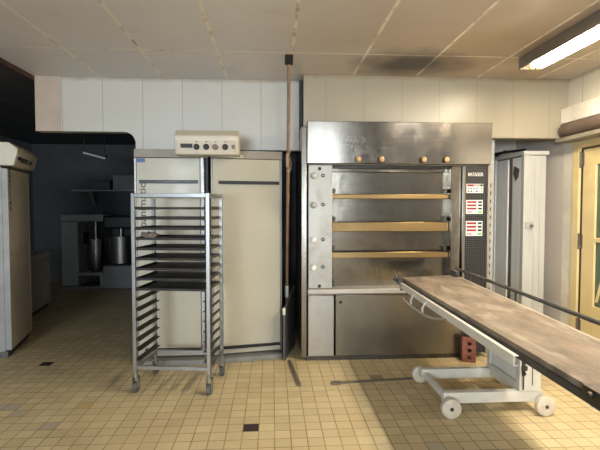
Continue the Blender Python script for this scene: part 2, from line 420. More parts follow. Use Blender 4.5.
MB().box(XR + .003, XR + .049, 4.0365, 4.0645, .0, 1.96).build('door_seal', 'black', dr)  # black strip stands in for the shade in the leaf gap
MB().box(XR + .05, XR + .06, 3.41, 4.07, 0, 2.0).build('door_backing', 'black', dr)
org()
t = MB().lathe((2.80, 4.20, 2.145), (0, -1, 0), [(0, .045), (.015, .066), (2.7, .066)], 20).build('pipe', 'pipe')
tag(t, 'fat brown pipe running along the right wall above the yellow door', 'pipe')
t = MB()
t.tube([(2.05, 5.0, 2.02), (2.15, 4.9, 2.0), (2.35, 4.88, 1.985), (2.6, 4.9, 2.03), (2.84, 4.93, 2.06)], .014)
t.tube([(2.05, 5.06, 2.03), (2.3, 5.0, 1.97), (2.55, 5.0, 2.0), (2.7, 5.12, 2.07)], .011)
t.build('cable_run', 'black')
tag(bpy.data.objects['cable_run'], 'dark cables sagging in the recess above the white cabinet', 'cable')
# one small fallen cable bracket keeps the cable run pinned to the recess wall
# ------------------------------------------------------------------ the fluorescent lamp
lp = thing('fluorescent_lamp', 'long fluorescent ceiling lamp, lit, above the oven loader', 'lamp', (2.13, 3.0, CH))
LX0, LX1, LY0, LY1, LZ = 2.035, 2.225, 2.15, 3.66, 2.552
h = MB(); h.prism([(LX0, LZ), (LX0 + .012, CH - .001), (LX1 - .012, CH - .001), (LX1, LZ), (LX1 - .008, LZ), (LX1 - .02, LZ + .03), (LX0 + .02, LZ + .03), (LX0 + .008, LZ)], 1, LY0 + .01, LY1 - .01)
h.box(LX0, LX1, LY1 - .0099, LY1, LZ - .002, CH - .001); h.box(LX0, LX1, LY0, LY0 + .0099, LZ - .002, CH - .001)
h.build('housing', 'lamp_body', lp)
MB().box(LX0 + .022, LX1 - .022, LY0 + .012, LY1 - .012, LZ + .024, LZ + .0295).build('reflector', 'lamp_tray', lp)
for x in (2.095, 2.165):
    MB().cyl((x, LY0 + .08, LZ - .004), (x, LY1 - .10, LZ - .004), .014, 14).build('tube', 'tube', lp)
    for y in (LY0 + .045, LY1 - .10):
        MB().cyl((x, y, LZ - .004), (x, y + .035, LZ - .004), .0145, 14).build('tube_end', 'tube_end', lp)
        MB().box(x - .012, x + .012, y + .005, y + .03, LZ, LZ + .025).build('lamp_holder', 'lamp_tray', lp)
org()

# ------------------------------------------------------------------ the deck oven
ov = thing('deck_oven', 'large stainless steel bakery deck oven with hood and mosaic control column', 'oven', (1.15, 4.08, 0))
FY = 4.08
MB().box(.262, 2.02, FY + .19, 5.05, .03, 2.045).build('body', 'dark_steel', ov)
MB().box(.262, .312, FY + .01, FY + .19, .03, 2.14).build('side_post', 'steel', ov, bevel=.004)
hd = MB(); hd.hexa([(.312, FY - .02, 1.808), (2.012, FY - .02, 1.808), (2.012, FY + .165, 1.808), (.312, FY + .165, 1.808)], [(.312, FY - .046, 2.183), (2.012, FY - .046, 2.183), (2.012, FY + .165, 2.183), (.312, FY + .165, 2.183)])
hood = hd.build('hood', 'steel', ov, bevel=.005)
MB().box(.322, 2.002, FY + .0, FY + .16, 1.797, 1.8078).build('hood_shadow_gap', 'dark_steel', ov)
for x in (.772, .983, 1.373, 1.584):
    k = MB().lathe((x, FY - .0225, 1.846), (0, -1, 0), [(0, .010), (.014, .010), (.018, .020), (.030, .026), (.042, .022), (.049, .010)], 18)
    k.build('hood_knob', 'wood_knob', hood)
# embossed emblem on the hood: an open oval ring, a zigzag and short strokes under it
e = MB(); cx, cz, yy = .745, 2.015, FY - .0355
e.tube([(cx - .055 + .045 * math.cos(R(a)), yy, cz + .034 * math.sin(R(a))) for a in range(50, 320, 18)], .0028, 6)
e.tube([(cx - .045, yy, cz + .032), (cx - .02, yy, cz - .03), (cx + .002, yy, cz + .03), (cx + .022, yy, cz - .03), (cx + .042, yy, cz + .032)], .0028, 6)
e.tube([(cx + .05, yy, cz + .03), (cx + .085, yy, cz + .012), (cx + .085, yy, cz - .012), (cx + .05, yy, cz - .03)], .0028, 6)
for dx, b_ in ((-.03, .02), (.002, .055), (.032, .055)): e.tube([(cx + dx, yy, cz - .045), (cx + dx, yy, cz - .045 - b_)], .0024, 6)
e.build('emblem', 'steel_panel', hood)
lvp = MB().box(.325, .545, FY, FY + .15, .672, 1.796).build('lever_panel', 'steel_panel', ov, bevel=.004)
for z, mt in ((1.697, 'grey_knob'), (1.434, 'grey_knob'), (1.116, 'white_knob'), (.866, 'white_knob')):
    MB().lathe((.372, FY, z), (0, -1, 0), [(0, .010), (.018, .010), (.022, .022), (.036, .029), (.050, .024), (.058, .008)], 18).build('lever_knob', mt, lvp)
    q = MB(); q.use(0).lathe((.458, FY, z + .004), (0, -1, 0), [(0, .017), (.004, .017), (.006, .012)], 18); q.use(1).lathe((.458, FY - .006, z + .004), (0, -1, 0), [(0, .007), (.002, .007)], 12)
    q.build('dial', ['black', 'steel_panel'], lvp)
for z in (1.762, .694): MB().cyl((.427, FY, z), (.427, FY - .004, z), .016, 16).build('lock', 'black', lvp)
# the five deck openings: leaning steel flaps and projecting ledges
DX0, DX1 = .5455, 1.660
zz = [(1.741, 1.778), (1.491, 1.537), (1.186, 1.276), (.939, .996)]
for i, (a, b_) in enumerate(zz):
    n_ = MB(); n_.box(DX0, DX1, FY + .08 if i else FY + .11, FY + .15, a, b_)
    n_.build('deck_ledge', 'steel' if i == 0 else 'brass', ov, bevel=.006)
bands = [(1.537, 1.741), (1.276, 1.491), (.996, 1.186), (.672, .939)]
for a, b_ in bands:
    n_ = MB().hexa([(DX0, FY + .142, a), (DX1, FY + .142, a), (DX1, FY + .17, a), (DX0, FY + .17, a)], [(DX0, FY + .132, b_), (DX1, FY + .132, b_), (DX1, FY + .17, b_), (DX0, FY + .17, b_)])
    fl = n_.build('deck_flap', 'steel_deck', ov)
    for x in (DX0 + .02, DX1 - .04): MB().box(x, x + .02, FY + .09, FY + .14, a + .01, a + .05).build('flap_hinge', 'dark_steel', fl)
MB().box(DX0, DX1, FY + .12, FY + .17, 1.778, 1.797).build('deck_header', 'dark_steel', ov)
MB().box(1.6605, 1.752, FY + .03, FY + .17, .62, 1.797).build('inner_column', 'steel_deck', ov, bevel=.004)
MB().box(.318, 1.757, FY - .045, FY + .16, .628, .671).build('sill', 'sill_steel', ov, bevel=.006)
MB().box(.318, 1.757, FY - .012, FY + .10, .612, .6275).build('sill_apron', 'steel', ov)
MB().box(.322, .563, FY - .005, FY + .15, .045, .610).build('side_door', 'steel_panel', ov, bevel=.006)
bd = MB().box(.576, 1.757, FY - .005, FY + .15, .045, .610).build('base_door', 'steel_base', ov, bevel=.006)
MB().cyl((.622, FY - .005, .545), (.622, FY - .010, .545), .015, 16).build('lock', 'black', bd)
MB().box(.312, 1.80, FY + .02, FY + .18, 0, .043).build('plinth', 'dark_steel', ov)
# mosaic control column, all the way to the floor
mc = MB().box(1.785, 1.992, FY + .005, FY + .185, .05, 1.797).build('control_column', 'mosaic', ov)
MB().box(1.757, 1.784, FY + .006, FY + .16, .04, .6199).build('column_trim', 'dark_steel', ov)
MB().box(1.757, 1.784, FY - .005, FY + .16, .62, 1.797).build('column_trim', 'steel', ov, bevel=.003)
MB().box(1.993, 2.018, FY - .005, FY + .16, .04, 1.797).build('column_trim', 'steel_panel', ov, bevel=.003)
text('maker_name', 'MATADOR', .047, 'card', mc, (1.808 - 1.15, .0035, 1.702), (R(90), 0, 0), .0012, .0004, .62)
def card(x0, x1, z0, z1, rows):
    y = FY + .005
    cd = MB().box(x0, x1, y - .004, y - .0004, z0, z1).build('display_card', 'card', mc)
    for (mt, a0, a1, b0, b1) in rows:
        MB().box(x0 + a0 * (x1 - x0), x0 + a1 * (x1 - x0), y - .0062, y - .0042, z0 + b0 * (z1 - z0), z0 + b1 * (z1 - z0)).build('display' if mt in ('red', 'black') else 'button', mt, cd)
rows = [('red', .04, .42, .72, .95), ('pink', .44, .80, .72, .95), ('black', .82, .97, .72, .95)]
for a in (.06, .23, .40, .57, .86): rows.append(('black', a, a + .08, .42, .58))
for i, a in enumerate((.06, .23, .40, .57, .75, .88)): rows.append((('black', 'black', 'pink', 'black', 'pink', 'green')[i], a, a + .09, .10, .28))
card(1.794, 1.952, 1.546, 1.630, rows)
for (z0, z1) in ((1.353, 1.481), (1.148, 1.286)):
    rows = []
    for k in range(3):
        rows += [('red', .05, .62, .78 - k * .235, .92 - k * .235), ('black', .72, .95, .78 - k * .235, .92 - k * .235)]
    rows += [('pink', .05, .36, .06, .20), ('pale_blue', .40, .64, .06, .20), ('green', .70, .95, .06, .20)]
    card(1.792, 1.95, z0, z1, rows)

# perforated post right of the oven
pp = thing('slotted_post', 'narrow perforated metal post between the oven and white cabinet', 'post', (2.13, 4.32, 0))
p_ = MB(); p_.box(2.085, 2.175, 4.32, 4.335, 0, 2.07); p_.box(2.085, 2.095, 4.335, 4.37, 0, 2.07); p_.box(2.165, 2.175, 4.335, 4.37, 0, 2.07)
p_.build('post', 'side_mid', pp, bevel=.002)
for k in range(17): MB().box(2.117, 2.147, 4.3185, 4.3199, .35 + k * .079, .385 + k * .079).build('slot', 'black', pp)
org()

# ------------------------------------------------------------------ tall white cabinet
wc = thing('tall_cabinet', 'tall narrow white cabinet with panelled leaves right of the oven', 'cabinet', (2.63, 4.7, 0))
c = MB(); c.box(2.512, 2.72, 4.362, 5.06, .04, 1.93)
c.build('body', 'brown_gap', wc)
for i in range(3): MB().box(2.5485 + i * .058, 2.6045 + i * .058, 4.350, 4.3615, .04, 1.93).build('side_plank', 'white_board', wc, bevel=.002)
MB().box(2.49, 2.548, 4.340, 4.395, .02, 1.935).build('corner_post', 'white_board', wc, bevel=.004)
MB().box(2.49, 2.515, 4.915, 5.07, .02, 1.93).build('door_post', 'grey_curtain', wc, bevel=.003)
MB().box(2.497, 2.5115, 4.66, 4.905, .05, 1.92).build('door_leaf', 'grey_curtain', wc, bevel=.003)
lf = MB().box(2.493, 2.5115, 4.40, 4.565, .05, 1.92).build('door_leaf', 'grey_curtain', wc, bevel=.003)
MB().prism([(4.43, 1.80), (4.53, 1.84), (4.55, 1.76), (4.50, 1.68), (4.45, 1.72)], 0, 2.4905, 2.4929).build('sticker', 'slate', lf)
MB().box(2.478, 2.738, 4.328, 5.08, 1.932, 1.972).build('top', 'white_board', wc, bevel=.004)
la = MB().box(2.505, 2.585, 4.325, 4.3395, 1.20, 1.265).build('latch', 'side_mid', wc, bevel=.003)
MB().lathe((2.56, 4.325, 1.232), (0, -1, 0), [(0, .012), (.02, .012), (.024, .016), (.032, .014)], 12).build('latch_knob', 'chrome', la)
MB().box(2.5, 2.72, 4.37, 5.05, 0, .039).build('plinth', 'dark_steel', wc)
org()

# ------------------------------------------------------------------ oven loader on its trolley
ld = thing('oven_loader', 'long canvas-topped oven loader table on white wheeled trolley frame', 'loader', (1.4, 3.2, 0))
SHEAR = .017
YE = 1.12
def slab(x0a, x1a, x0b, x1b, z0, z1, ya=YE, yb0=3.70, yb1=3.82):
    """tapering slab: near end x0a..x1a at y=ya, oven end x0b..x1b"""
    B4 = [(x0a, ya), (x1a, ya), (x1b, yb1), (x0b, yb0)]
    return MB().hexa([(x, y, z0) for x, y in B4], [(x, y, z1) for x, y in B4])
slab(1.118, 1.470, 1.100, 1.572, .775, .8165).build('bed', 'dark_rail', ld, bevel=.003)
cv = slab(1.104, 1.476, 1.088, 1.578, .817, .823, YE + .04, 3.705, 3.825).build('canvas_belt', 'canvas', ld)
slab(1.105, 1.1175, 1.089, 1.0995, .797, .8168, YE + .04, 3.70, 3.70).build('canvas_hem', 'canvas', cv)
slab(1.095, 1.1165, 1.083, 1.0985, .765, .7965, YE, 3.66, 3.66).build('side_frame', 'dark_rail', ld, bevel=.003)
slab(1.4765, 1.490, 1.5785, 1.594, .782, .823, YE, 3.80, 3.80).build('side_frame', 'canvas_edge', ld, bevel=.003)
wr = MB(); wr.use(0)
wr.box(1.058, 1.063, 1.90, 3.66, .742, .789); wr.box(1.0632, 1.081, 1.90, 3.66, .785, .789); wr.box(1.0632, 1.081, 1.90, 3.66, .742, .746)
wr.build('white_rail', 'white_paint', ld)
# tip hardware at the oven end
h = MB(); h.box(1.04, 1.082, 3.661, 3.71, .77, .835); h.box(1.03, 1.05, 3.68, 3.80, .79, .81); h.hexa([(1.03, 3.67, .82), (1.05, 3.67, .82), (1.05, 3.71, .82), (1.03, 3.71, .82)], [(1.01, 3.71, .875), (1.028, 3.71, .875), (1.028, 3.74, .875), (1.01, 3.74, .875)])
h.build('catch', 'dark_rail', ld, bevel=.003)
h = MB(); h.box(1.545, 1.58, 3.70, 3.82, .825, .868); h.box(1.06, 1.085, 3.663, 3.69, .72, .769); h.build('catch', 'dark_rail', ld, bevel=.003)
# near end bracket with bolts and blue tape
h = MB(); h.box(1.085, 1.15, YE + .18, YE + .38, .775, .829); h.cyl((1.085, YE + .33, .81), (1.07, YE + .33, .81), .011, 10); h.cyl((1.085, YE + .23, .80), (1.07, YE + .23, .80), .011, 10)
h.build('end_bracket', 'dark_steel', ld, bevel=.002)
# guard rail on the far side
gr = MB(); gr.tube([(1.600, YE, .866), (1.635, 3.90, .866)], .0125, 10)
rail = gr.build('guard_rail', 'dark_rail', ld)
for y in (1.3, 2.9, 3.62):
    x = 1.600 + .035 * (y - YE) / 2.78
    MB().tube([(x, y, .868), (x, y, .79), (x - .055, y, .785)], .008, 8).build('rail_post', 'dark_rail', rail)
# pull handle below the white rail
hb = MB(); hb.tube([(1.056, 3.54, .690), (1.044, 3.47, .684), (1.041, 3.30, .680), (1.041, 3.02, .682), (1.045, 2.86, .698), (1.060, 2.70, .735)], .0095, 10)
hd = hb.build('pull_handle', 'steel_panel', ld)
for y in (3.32, 3.06):
    MB().tube([(1.043, y, .682), (1.038, y - .01, .72), (1.048, y - .03, .762), (1.066, y - .04, .772)], .008, 8).build('handle_bracket', 'white_paint', hd)
SHEAR = None
MB().tube([(1.060, 2.705, .720), (1.066, 2.66, .730)], .008, 8).build('handle_end', 'chrome', hd)
# column
cl = MB()
cl.box(1.705, 1.84, 2.95, 3.42, .15, .664)
cl.box(1.688, 1.705, 2.95, 3.0, .15, .664); cl.box(1.688, 1.705, 3.375, 3.42, .15, .664); cl.box(1.688, 1.705, 3.0, 3.375, .15, .20)
colm = cl.build('column', 'white_paint', ld, bevel=.003)
MB().box(1.699, 1.7048, 3.005, 3.37, .205, .662).build('column_panel', 'grey_curtain', colm)
MB().box(1.775, 1.781, 2.947, 2.9495, .19, .40).build('column_seam', 'dark_rail', colm)
lt = MB(); lt.box(1.702, 1.722, 2.938, 2.9495, .26, .37); lt.box(1.696, 1.732, 2.93, 2.945, .30, .33); lt.cyl((1.712, 2.938, .28), (1.712, 2.922, .28), .009, 10); lt.tube([(1.71, 2.94, .26), (1.71, 2.94, .165)], .005, 6)
lt.build('clasp', 'dark_steel', colm)
bs = MB(); bs.box(1.10 + .06, 1.86, 2.955, 3.005, .075, .150); bs.build('base_beam', 'white_paint', ld, bevel=.004)
bs = MB(); bs.box(1.16, 1.86, 3.40, 3.45, .075, .150); bs.build('base_beam', 'white_paint', ld, bevel=.004)
bs = MB(); bs.cyl((1.19, 2.93, .105), (1.19, 3.52, .105), .026, 16); bs.build('base_bar', 'white_paint', ld)
bs = MB(); bs.box(1.70, 1.84, 3.0055, 3.3995, .10, .149); bs.build('base_plate', 'white_paint', ld, bevel=.004)
MB().box(1.28, 1.675, 1.45, 3.60, .668, .676).build('under_tray', 'dark_rail', ld)  # unseen plate added to widen the table's shadow on the floor
for y in (1.6, 2.5, 3.5):
    for x in (1.30, 1.44): MB().box(x, x + .02, y, y + .03, .6765, .774 - .017 * (3.66 - y)).build('tray_bracket', 'dark_rail', ld)  # brackets added to carry the shadow plate
for (x, y) in ((1.19, 2.905), (1.845, 2.905), (1.19, 3.535), (1.845, 3.50)):
    wl = MB().lathe((x, y - .022, .067), (0, 1, 0), [(0, .058), (.005, .066), (.039, .066), (.044, .058)], 28).build('wheel', 'wheel', ld)
    MB().lathe((x, y - .03, .067), (0, 1, 0), [(0, .009), (.008, .013)], 14).build('axle_cap', 'dark_steel', wl)
    if x > 1.5: MB().cyl((x, min(y + .02, 3.45), .085), (x, max(2.97, min(y + .06, 3.53)), .085), .012, 8).build('axle', 'white_paint', wl)
# strip of blue tape on the near end
MB().box(1.10, 1.104, YE + .26, YE + .36, .722, .760).build('blue_tape', 'blue_tape', ld)
org()

# ------------------------------------------------------------------ brick
def brick():
    b_ = MB().box(-.06, .06, -.035, .035, 0, .215).build('brick', ['brick', 'hole'], None, local=True)
    cut = MB()
    for z in (.045, .1075, .170): cut.cyl((0.004, -.06, z), (0.004, .06, z), .0175, 16)
    co = cut.build('brick_cutter', ['brick', 'hole'], None, local=True)
    md = b_.modifiers.new('holes', 'BOOLEAN'); md.object = co; md.operation = 'DIFFERENCE'; md.solver = 'EXACT'
    bpy.context.view_layer.update()
    me = bpy.data.meshes.new_from_object(b_.evaluated_get(bpy.context.evaluated_depsgraph_get()))
    b_.modifiers.clear(); b_.data = me; bpy.data.objects.remove(co)
    bv = b_.modifiers.new('bevel', 'BEVEL'); bv.width = .003; bv.segments = 2; bv.limit_method = 'ANGLE'; bv.angle_limit = R(50)
    return b_
bk = brick(); bk.location = (1.795, 3.99, 0); bk.rotation_euler.z = R(-20)
tag(bk, 'red perforated brick standing on end at the foot of the oven', 'brick')

# ------------------------------------------------------------------ retarder cabinets with cream doors
def trim_text(door, x, y, z, size): return text('maker_name', 'panimatic', size, 'black', door, (x, y, z), (R(90), R(-90), 0), .001, .0007, 1.2)
cb = thing('retarder_cabinet', 'cream retarder cabinet behind the tray rack, dark vertical lettering on door', 'cabinet', (-.9, 4.12, 0))
MB().box(-1.235, -.585, 4.17, 4.93, .06, 1.90).build('body', 'navy2', cb)
MB().box(-1.235, -.585, 4.135, 4.1695, 1.862, 1.935).build('header', 'header_beige', cb)
d = MB().box(-1.212, -.650, 4.125, 4.168, .062, 1.855).build('door', 'cream_door', cb, bevel=.004)
MB().box(-1.232, -1.2125, 4.12, 4.168, .062, 1.855).build('door_edge', 'chrome', d, bevel=.003)
MB().box(-.6495, -.612, 4.118, 4.168, .062, 1.862).build('door_edge', 'chrome', d, bevel=.006)
MB().box(-1.185, -.668, 4.105, 4.1245, 1.628, 1.657).build('handle_strip', 'black', d, bevel=.003)
MB().box(-1.15, -.655, 4.105, 4.1245, .108, .134).build('bumper_strip', 'black', d, bevel=.003)
MB().box(-1.212, -1.135, 4.1225, 4.1248, 1.815, 1.850).build('maker_label', 'blue', d)
trim_text(d, -1.133 + .9, .0045, 1.232, .0865)
sw = MB(); sw.lathe((-1.158, 4.1248, 1.172), (0, -1, 0), [(0, .024), (.0012, .024)], 20)
sw.box(-1.185, -1.135, 4.1232, 4.1236, 1.128, 1.138)
sw.build('maker_emblem', 'slate', d)
MB().box(-1.235, -.60, 4.035, 4.1695, .0, .046).build('plinth', 'grey_plinth', cb, bevel=.006)
MB().box(-1.235, -.585, 4.1700, 4.9, .0, .058).build('plinth_rear', 'grey_plinth', cb)
org()
# second cabinet, turned a little; built in its own coordinates (door hinge side at the origin)
c2 = thing('retarder_cabinet', 'cream retarder cabinet right of the tray rack, plain door set at an angle', 'cabinet', (-.555, 4.12, 0), R(11.5))
MB().hexa([(.0, .05, .06), (.665, .05, .06), (.665, .60, .06), (.13, .60, .06)], [(.0, .05, 1.90), (.665, .05, 1.90), (.665, .60, 1.90), (.13, .60, 1.90)]).build('body', 'navy2', c2)
MB().box(.0, .665, .02, .0495, 1.862, 1.935).build('header', 'header_beige', c2)
d = MB().box(.018, .640, .005, .048, .062, 1.855).build('door', 'cream_door', c2, bevel=.004)
MB().box(.0, .0175, .0, .048, .062, 1.855).build('door_edge', 'chrome', d, bevel=.004)
MB().box(.6405, .658, .0, .048, .062, 1.855).build('door_edge', 'chrome', d, bevel=.003)
MB().box(.072, .628, -.015, .0045, 1.625, 1.654).build('handle_strip', 'black', d, bevel=.003)
MB().box(.03, .636, -.015, .0045, .108, .134).build('bumper_strip', 'black', d, bevel=.003)
MB().box(.10, .30, .018, .0195, 1.868, 1.895).build('header_label', 'white_paint', c2)
MB().box(.0, .640, -.085, .0495, 0, .046).build('plinth', 'grey_plinth', c2, bevel=.006)
MB().box(.13, .665, .05, .58, 0, .058).build('plinth_rear', 'grey_plinth', c2)
org()

def control_box(name, label, loc, rz, L=.56):
    """beige box with a sloped dial face; local x runs along the box, front towards -y"""
    r = thing(name, label, 'control box', loc, rz); org()
    b_ = MB().prism([(.13, 0), (.13, .215), (.0, .215), (-.07, .16), (-.07, .128), (-.035, 0)], 0, 0, L).build('casing', 'cream_box', r, bevel=.006)
    ny, nz = -.128, .0    # dial face slopes back towards its foot
    def P(x, t, out):     # point on the dial face, t = height fraction, out = distance from the face
        a = Vector((x, -.035, .0)); bb = Vector((x, -.07, .128)); n = Vector((0, -.128, -.035)).normalized()
        return a + (bb - a) * t + n * out
    n = Vector((0, -.128, -.035)).normalized()
    fp = MB(); fp.hexa([P(.02, .12, .0005), P(L - .02, .12, .0005), P(L - .02, .9, .0005), P(.02, .9, .0005)], [P(.02, .12, .003), P(L - .02, .12, .003), P(L - .02, .9, .003), P(.02, .9, .003)])
    face = fp.build('dial_face', 'beige_door', r)
    MB().hexa([P(.05, .45, .0035), P(.15, .45, .0035), P(.15, .72, .0035), P(.05, .72, .0035)], [P(.05, .45, .006), P(.15, .45, .006), P(.15, .72, .006), P(.05, .72, .006)]).build('readout', 'black', face)
    for i, x in enumerate((.185, .267, .345, .43)):
        MB().lathe(P(x, .52, .0035), n, [(0, .026), (.006, .026), (.010, .019), (.028, .017)], 18).build('dial', 'black' if i != 2 else 'brown_gap', face)
        MB().hexa([P(x - .004, .82, .0035), P(x + .012, .82, .0035), P(x + .012, .87, .0035), P(x - .004, .87, .0035)], [P(x - .004, .82, .0045), P(x + .012, .82, .0045), P(x + .012, .87, .0045), P(x - .004, .87, .0045)]).build('dial_mark', 'black', face)
    MB().hexa([P(.485, .40, .0035), P(.515, .40, .0035), P(.515, .66, .0035), P(.485, .66, .0035)], [P(.485, .40, .01), P(.515, .40, .01), P(.515, .66, .01), P(.485, .66, .01)]).build('switch', 'brown_gap', face)
    return r
control_box('control_box', 'beige control box with a row of dials above the cream doors', (-.835, 4.003, 1.868), 0, .545)

# left cabinet by the dark room, door facing the middle of the room
c3 = thing('retarder_cabinet', 'beige retarder cabinet at the far left edge, door seen edge-on', 'cabinet', (-2.455, 4.36, 0), R(90 + 14)); org()
MB().box(0, .72, .05, .80, .06, 1.79).build('body', 'side_grey', c3)
d = MB().box(.02, .70, .0, .049, .07, 1.775).build('door', 'beige_door', c3, bevel=.004)
MB().box(.0, .0195, -.002, .049, .07, 1.775).build('door_edge', 'side_grey', d, bevel=.003)
MB().box(.701, .72, -.002, .049, .07, 1.775).build('door_edge', 'beige_door', d, bevel=.003)
text('maker_name', 'panimatic', .09, 'black', d, (.09, -.001, 1.38), (R(90), R(-90), 0), .001, .0007, 1.2)
MB().box(.0, .72, .03, .78, 0, .059).build('plinth', 'dark_steel', c3)
cbx = control_box('control_box', 'beige control box on the cabinet at the far left edge', (-2.455 + .03, 4.34, 1.80), R(90 + 14), .72)

# ------------------------------------------------------------------ tray rack
RL = (-.735, 3.612, 0)
rk = thing('tray_rack', 'tall aluminium tray rack on casters holding black trays', 'rack', RL, R(-8)); org()
HW, HD = .286, .19
for sx in (-1, 1):
    for sy in (-1, 1):
        MB().box(sx * HW - .0135, sx * HW + .0135, sy * HD - .0135, sy * HD + .0135, .155, 1.518).build('post', 'alu', rk, bevel=.002)
for sy in (-1, 1):
    MB().box(-HW + .0135, HW - .0135, sy * HD - .0125, sy * HD + .0125, 1.488, 1.517).build('top_bar', 'alu', rk, bevel=.002)
    MB().box(-HW + .0135, HW - .0135, sy * HD - .0125, sy * HD + .0125, .182, .210).build('base_bar', 'alu', rk, bevel=.002)
for sx in (-1, 1):
    MB().box(sx * HW - .0125, sx * HW + .0125, -HD + .0135, HD - .0135, 1.488, 1.517).build('top_bar', 'alu', rk, bevel=.002)
    MB().box(sx * HW - .0125, sx * HW + .0125, -HD + .0135, HD - .0135, .182, .210).build('base_bar', 'alu', rk, bevel=.002)
DZ = .0765; Z0 = 1.408
rails = []
for k in range(16):
    z = Z0 - k * DZ
    for sx in (-1, 1):
        r_ = MB(); xi = sx * (HW - .0140)
        r_.box(min(xi, xi - sx * .003), max(xi, xi - sx * .003), -HD - .01, HD + .01, z - .014, z + .010)
        r_.box(min(xi, xi - sx * .030), max(xi, xi - sx * .030), -HD - .01, HD + .01, z - .014, z - .0115)
        r_.build('shelf_rail', 'rail_steel', rk)
cs = None
for sx in (-1, 1):
    for sy in (-1, 1):
        f_ = MB(); x, y = sx * HW, sy * HD
        f_.cyl((x, y, .155), (x, y, .125), .016, 12); f_.box(x - .022, x - .018, y - .018, y + .03, .04, .125); f_.box(x + .018, x + .022, y - .018, y + .03, .04, .125); f_.box(x - .022, x + .022, y - .018, y + .03, .118, .125)
        cst = f_.build('caster', 'alu', rk)
        MB().lathe((x - .015, y + .008, .041), (1, 0, 0), [(0, .036), (.004, .041), (.026, .041), (.030, .036)], 20).build('caster_wheel', 'rubber', cst)
def tray_mesh():
    t_ = MB(); w_, d_ = HW - .019, .196
    t_.box(-w_, w_, -d_, d_, 0, .003)
    t_.box(-w_, w_, -d_, -d_ + .003, .003, .018); t_.box(-w_, w_, d_ - .003, d_, .003, .018)
    t_.box(-w_, -w_ + .003, -d_ + .003, d_ - .003, .003, .018); t_.box(w_ - .003, w_, -d_ + .003, d_ - .003, .003, .018)
    return t_.build('baking_tray', 'tray', None, local=True)
ordn = ['topmost', 'second from the top', 'third from the top', 'fourth from the top, with brown paper on it', 'fifth from the top', 'sixth from the top', 'seventh from the top', 'second lowest', 'lowest, above the empty rails']
proto = tray_mesh()
for k in range(9):
    o = proto if k == 0 else proto.copy()
    if k: C.objects.link(o)
    c_, s_ = math.cos(R(-8)), math.sin(R(-8))
    off = random.uniform(-.010, .004)
    o.location = (RL[0] - s_ * off, RL[1] + c_ * off, Z0 - k * DZ - .0112)
    o.rotation_euler.z = R(-8)
    tag(o, 'black baking tray in the rack, ' + ordn[k], 'baking tray', 'black baking trays in the rack')
# crumpled paper lying on the fourth tray
bm = bmesh.new(); bmesh.ops.create_icosphere(bm, subdivisions=4, radius=1)
for v in bm.verts:
    p = v.co.copy()
    k = 1 + .22 * math.sin(7 * p.x + 3 * p.y) * math.cos(6 * p.y - 4 * p.z) + .12 * math.sin(13 * p.x + 11 * p.z) + .1 * math.cos(17 * p.y + 5 * p.x)
    v.co = Vector((p.x * .056 * k, p.y * .05 * k, p.z * .022 * k))
zmin = min(v.co.z for v in bm.verts)
for v in bm.verts: v.co.z -= zmin
me = bpy.data.meshes.new('crumpled_paper'); bm.to_mesh(me); bm.free(); me.materials.append(M['lump'])
me.polygons.foreach_set('use_smooth', [True] * len(me.polygons))
o = bpy.data.objects.new('crumpled_paper', me); C.objects.link(o); o.location = (-.940, 3.537, Z0 - 3 * DZ - .0080)
tag(o, 'crumpled brown paper lying on the fourth tray of the rack', 'paper')

# ------------------------------------------------------------------ pole, board and bars around the gap left of the oven
pl = thing('pole', 'long thin brown pole reaching from ceiling into gap left of oven', 'pole', (.143, 4.1, 0)); 
MB().cyl((.141, 4.62, .01), (.140, 3.775, 2.61), .0145, 12).build('shaft', 'wood_dark', pl)
b_ = MB(); b_.prism([(3.70, CH), (3.80, CH), (3.79, CH - .06), (3.755, CH - .06)], 0, .105, .172); b_.build('ceiling_bracket', 'black', pl, bevel=.003)
MB().cyl((.1405, 4.453, .525), (.1405, 4.414, .645), .019, 12).build('sleeve', 'white_paint', pl)
hk = MB(); hk.tube([(.147, 3.93, 1.86), (.163, 3.915, 1.80), (.160, 3.93, 1.745), (.142, 3.935, 1.72), (.128, 3.93, 1.735)], .0035, 6); hk.tube([(.147, 3.925, 1.87), (.178, 3.93, 1.94), (.185, 3.93, 1.97)], .003, 6)
hk.build('wire_hook', 'alu', pl); 
MB().box(.118, .14, 3.915, 3.945, 1.76, 1.875).build('hook_clamp', 'wood_dark', pl, bevel=.003)
org()
bdx = thing('folded_board', 'dark grey board standing on edge in gap beside cream cabinet door', 'board', (.148, 4.3, 0))
MB().hexa([(0.092, 4.11, .0), (0.114, 4.105, .0), (0.232, 4.60, .0), (0.210, 4.605, .0)], [(0.092, 4.11, .47), (0.114, 4.105, .47), (0.232, 4.60, .61), (0.210, 4.605, .61)]).build('board', 'slate', bdx, bevel=.006)
MB().hexa([(0.090, 4.098, .425), (0.116, 4.093, .425), (0.119, 4.13, .425), (0.093, 4.135, .425)], [(0.090, 4.098, .485), (0.116, 4.093, .485), (0.119, 4.13, .49), (0.093, 4.135, .49)]).build('corner_cap', 'white_paint', bdx, bevel=.006)
org()
o = MB().hexa([(.193, 3.50, 0), (.225, 3.505, 0), (.166, 4.085, 0), (.138, 4.08, 0)], [(.193, 3.50, .018), (.225, 3.505, .018), (.166, 4.085, .018), (.138, 4.08, .018)]).build('floor_bar', 'bar', bevel=.004)
tag(o, 'short dark metal bar lying on floor by the left foot of oven', 'bar')
gt = thing('floor_guide', 'flat steel guide strip on the floor in front of the oven', 'guide strip', (.8, 3.57, 0))
MB().hexa([(.53, 3.528, .0), (1.25, 3.598, .0), (1.25, 3.632, 0), (.53, 3.565, 0)], [(.53, 3.528, .008), (1.25, 3.598, .008), (1.25, 3.632, .008), (.53, 3.565, .008)]).build('strip', 'bar', gt, bevel=.002)
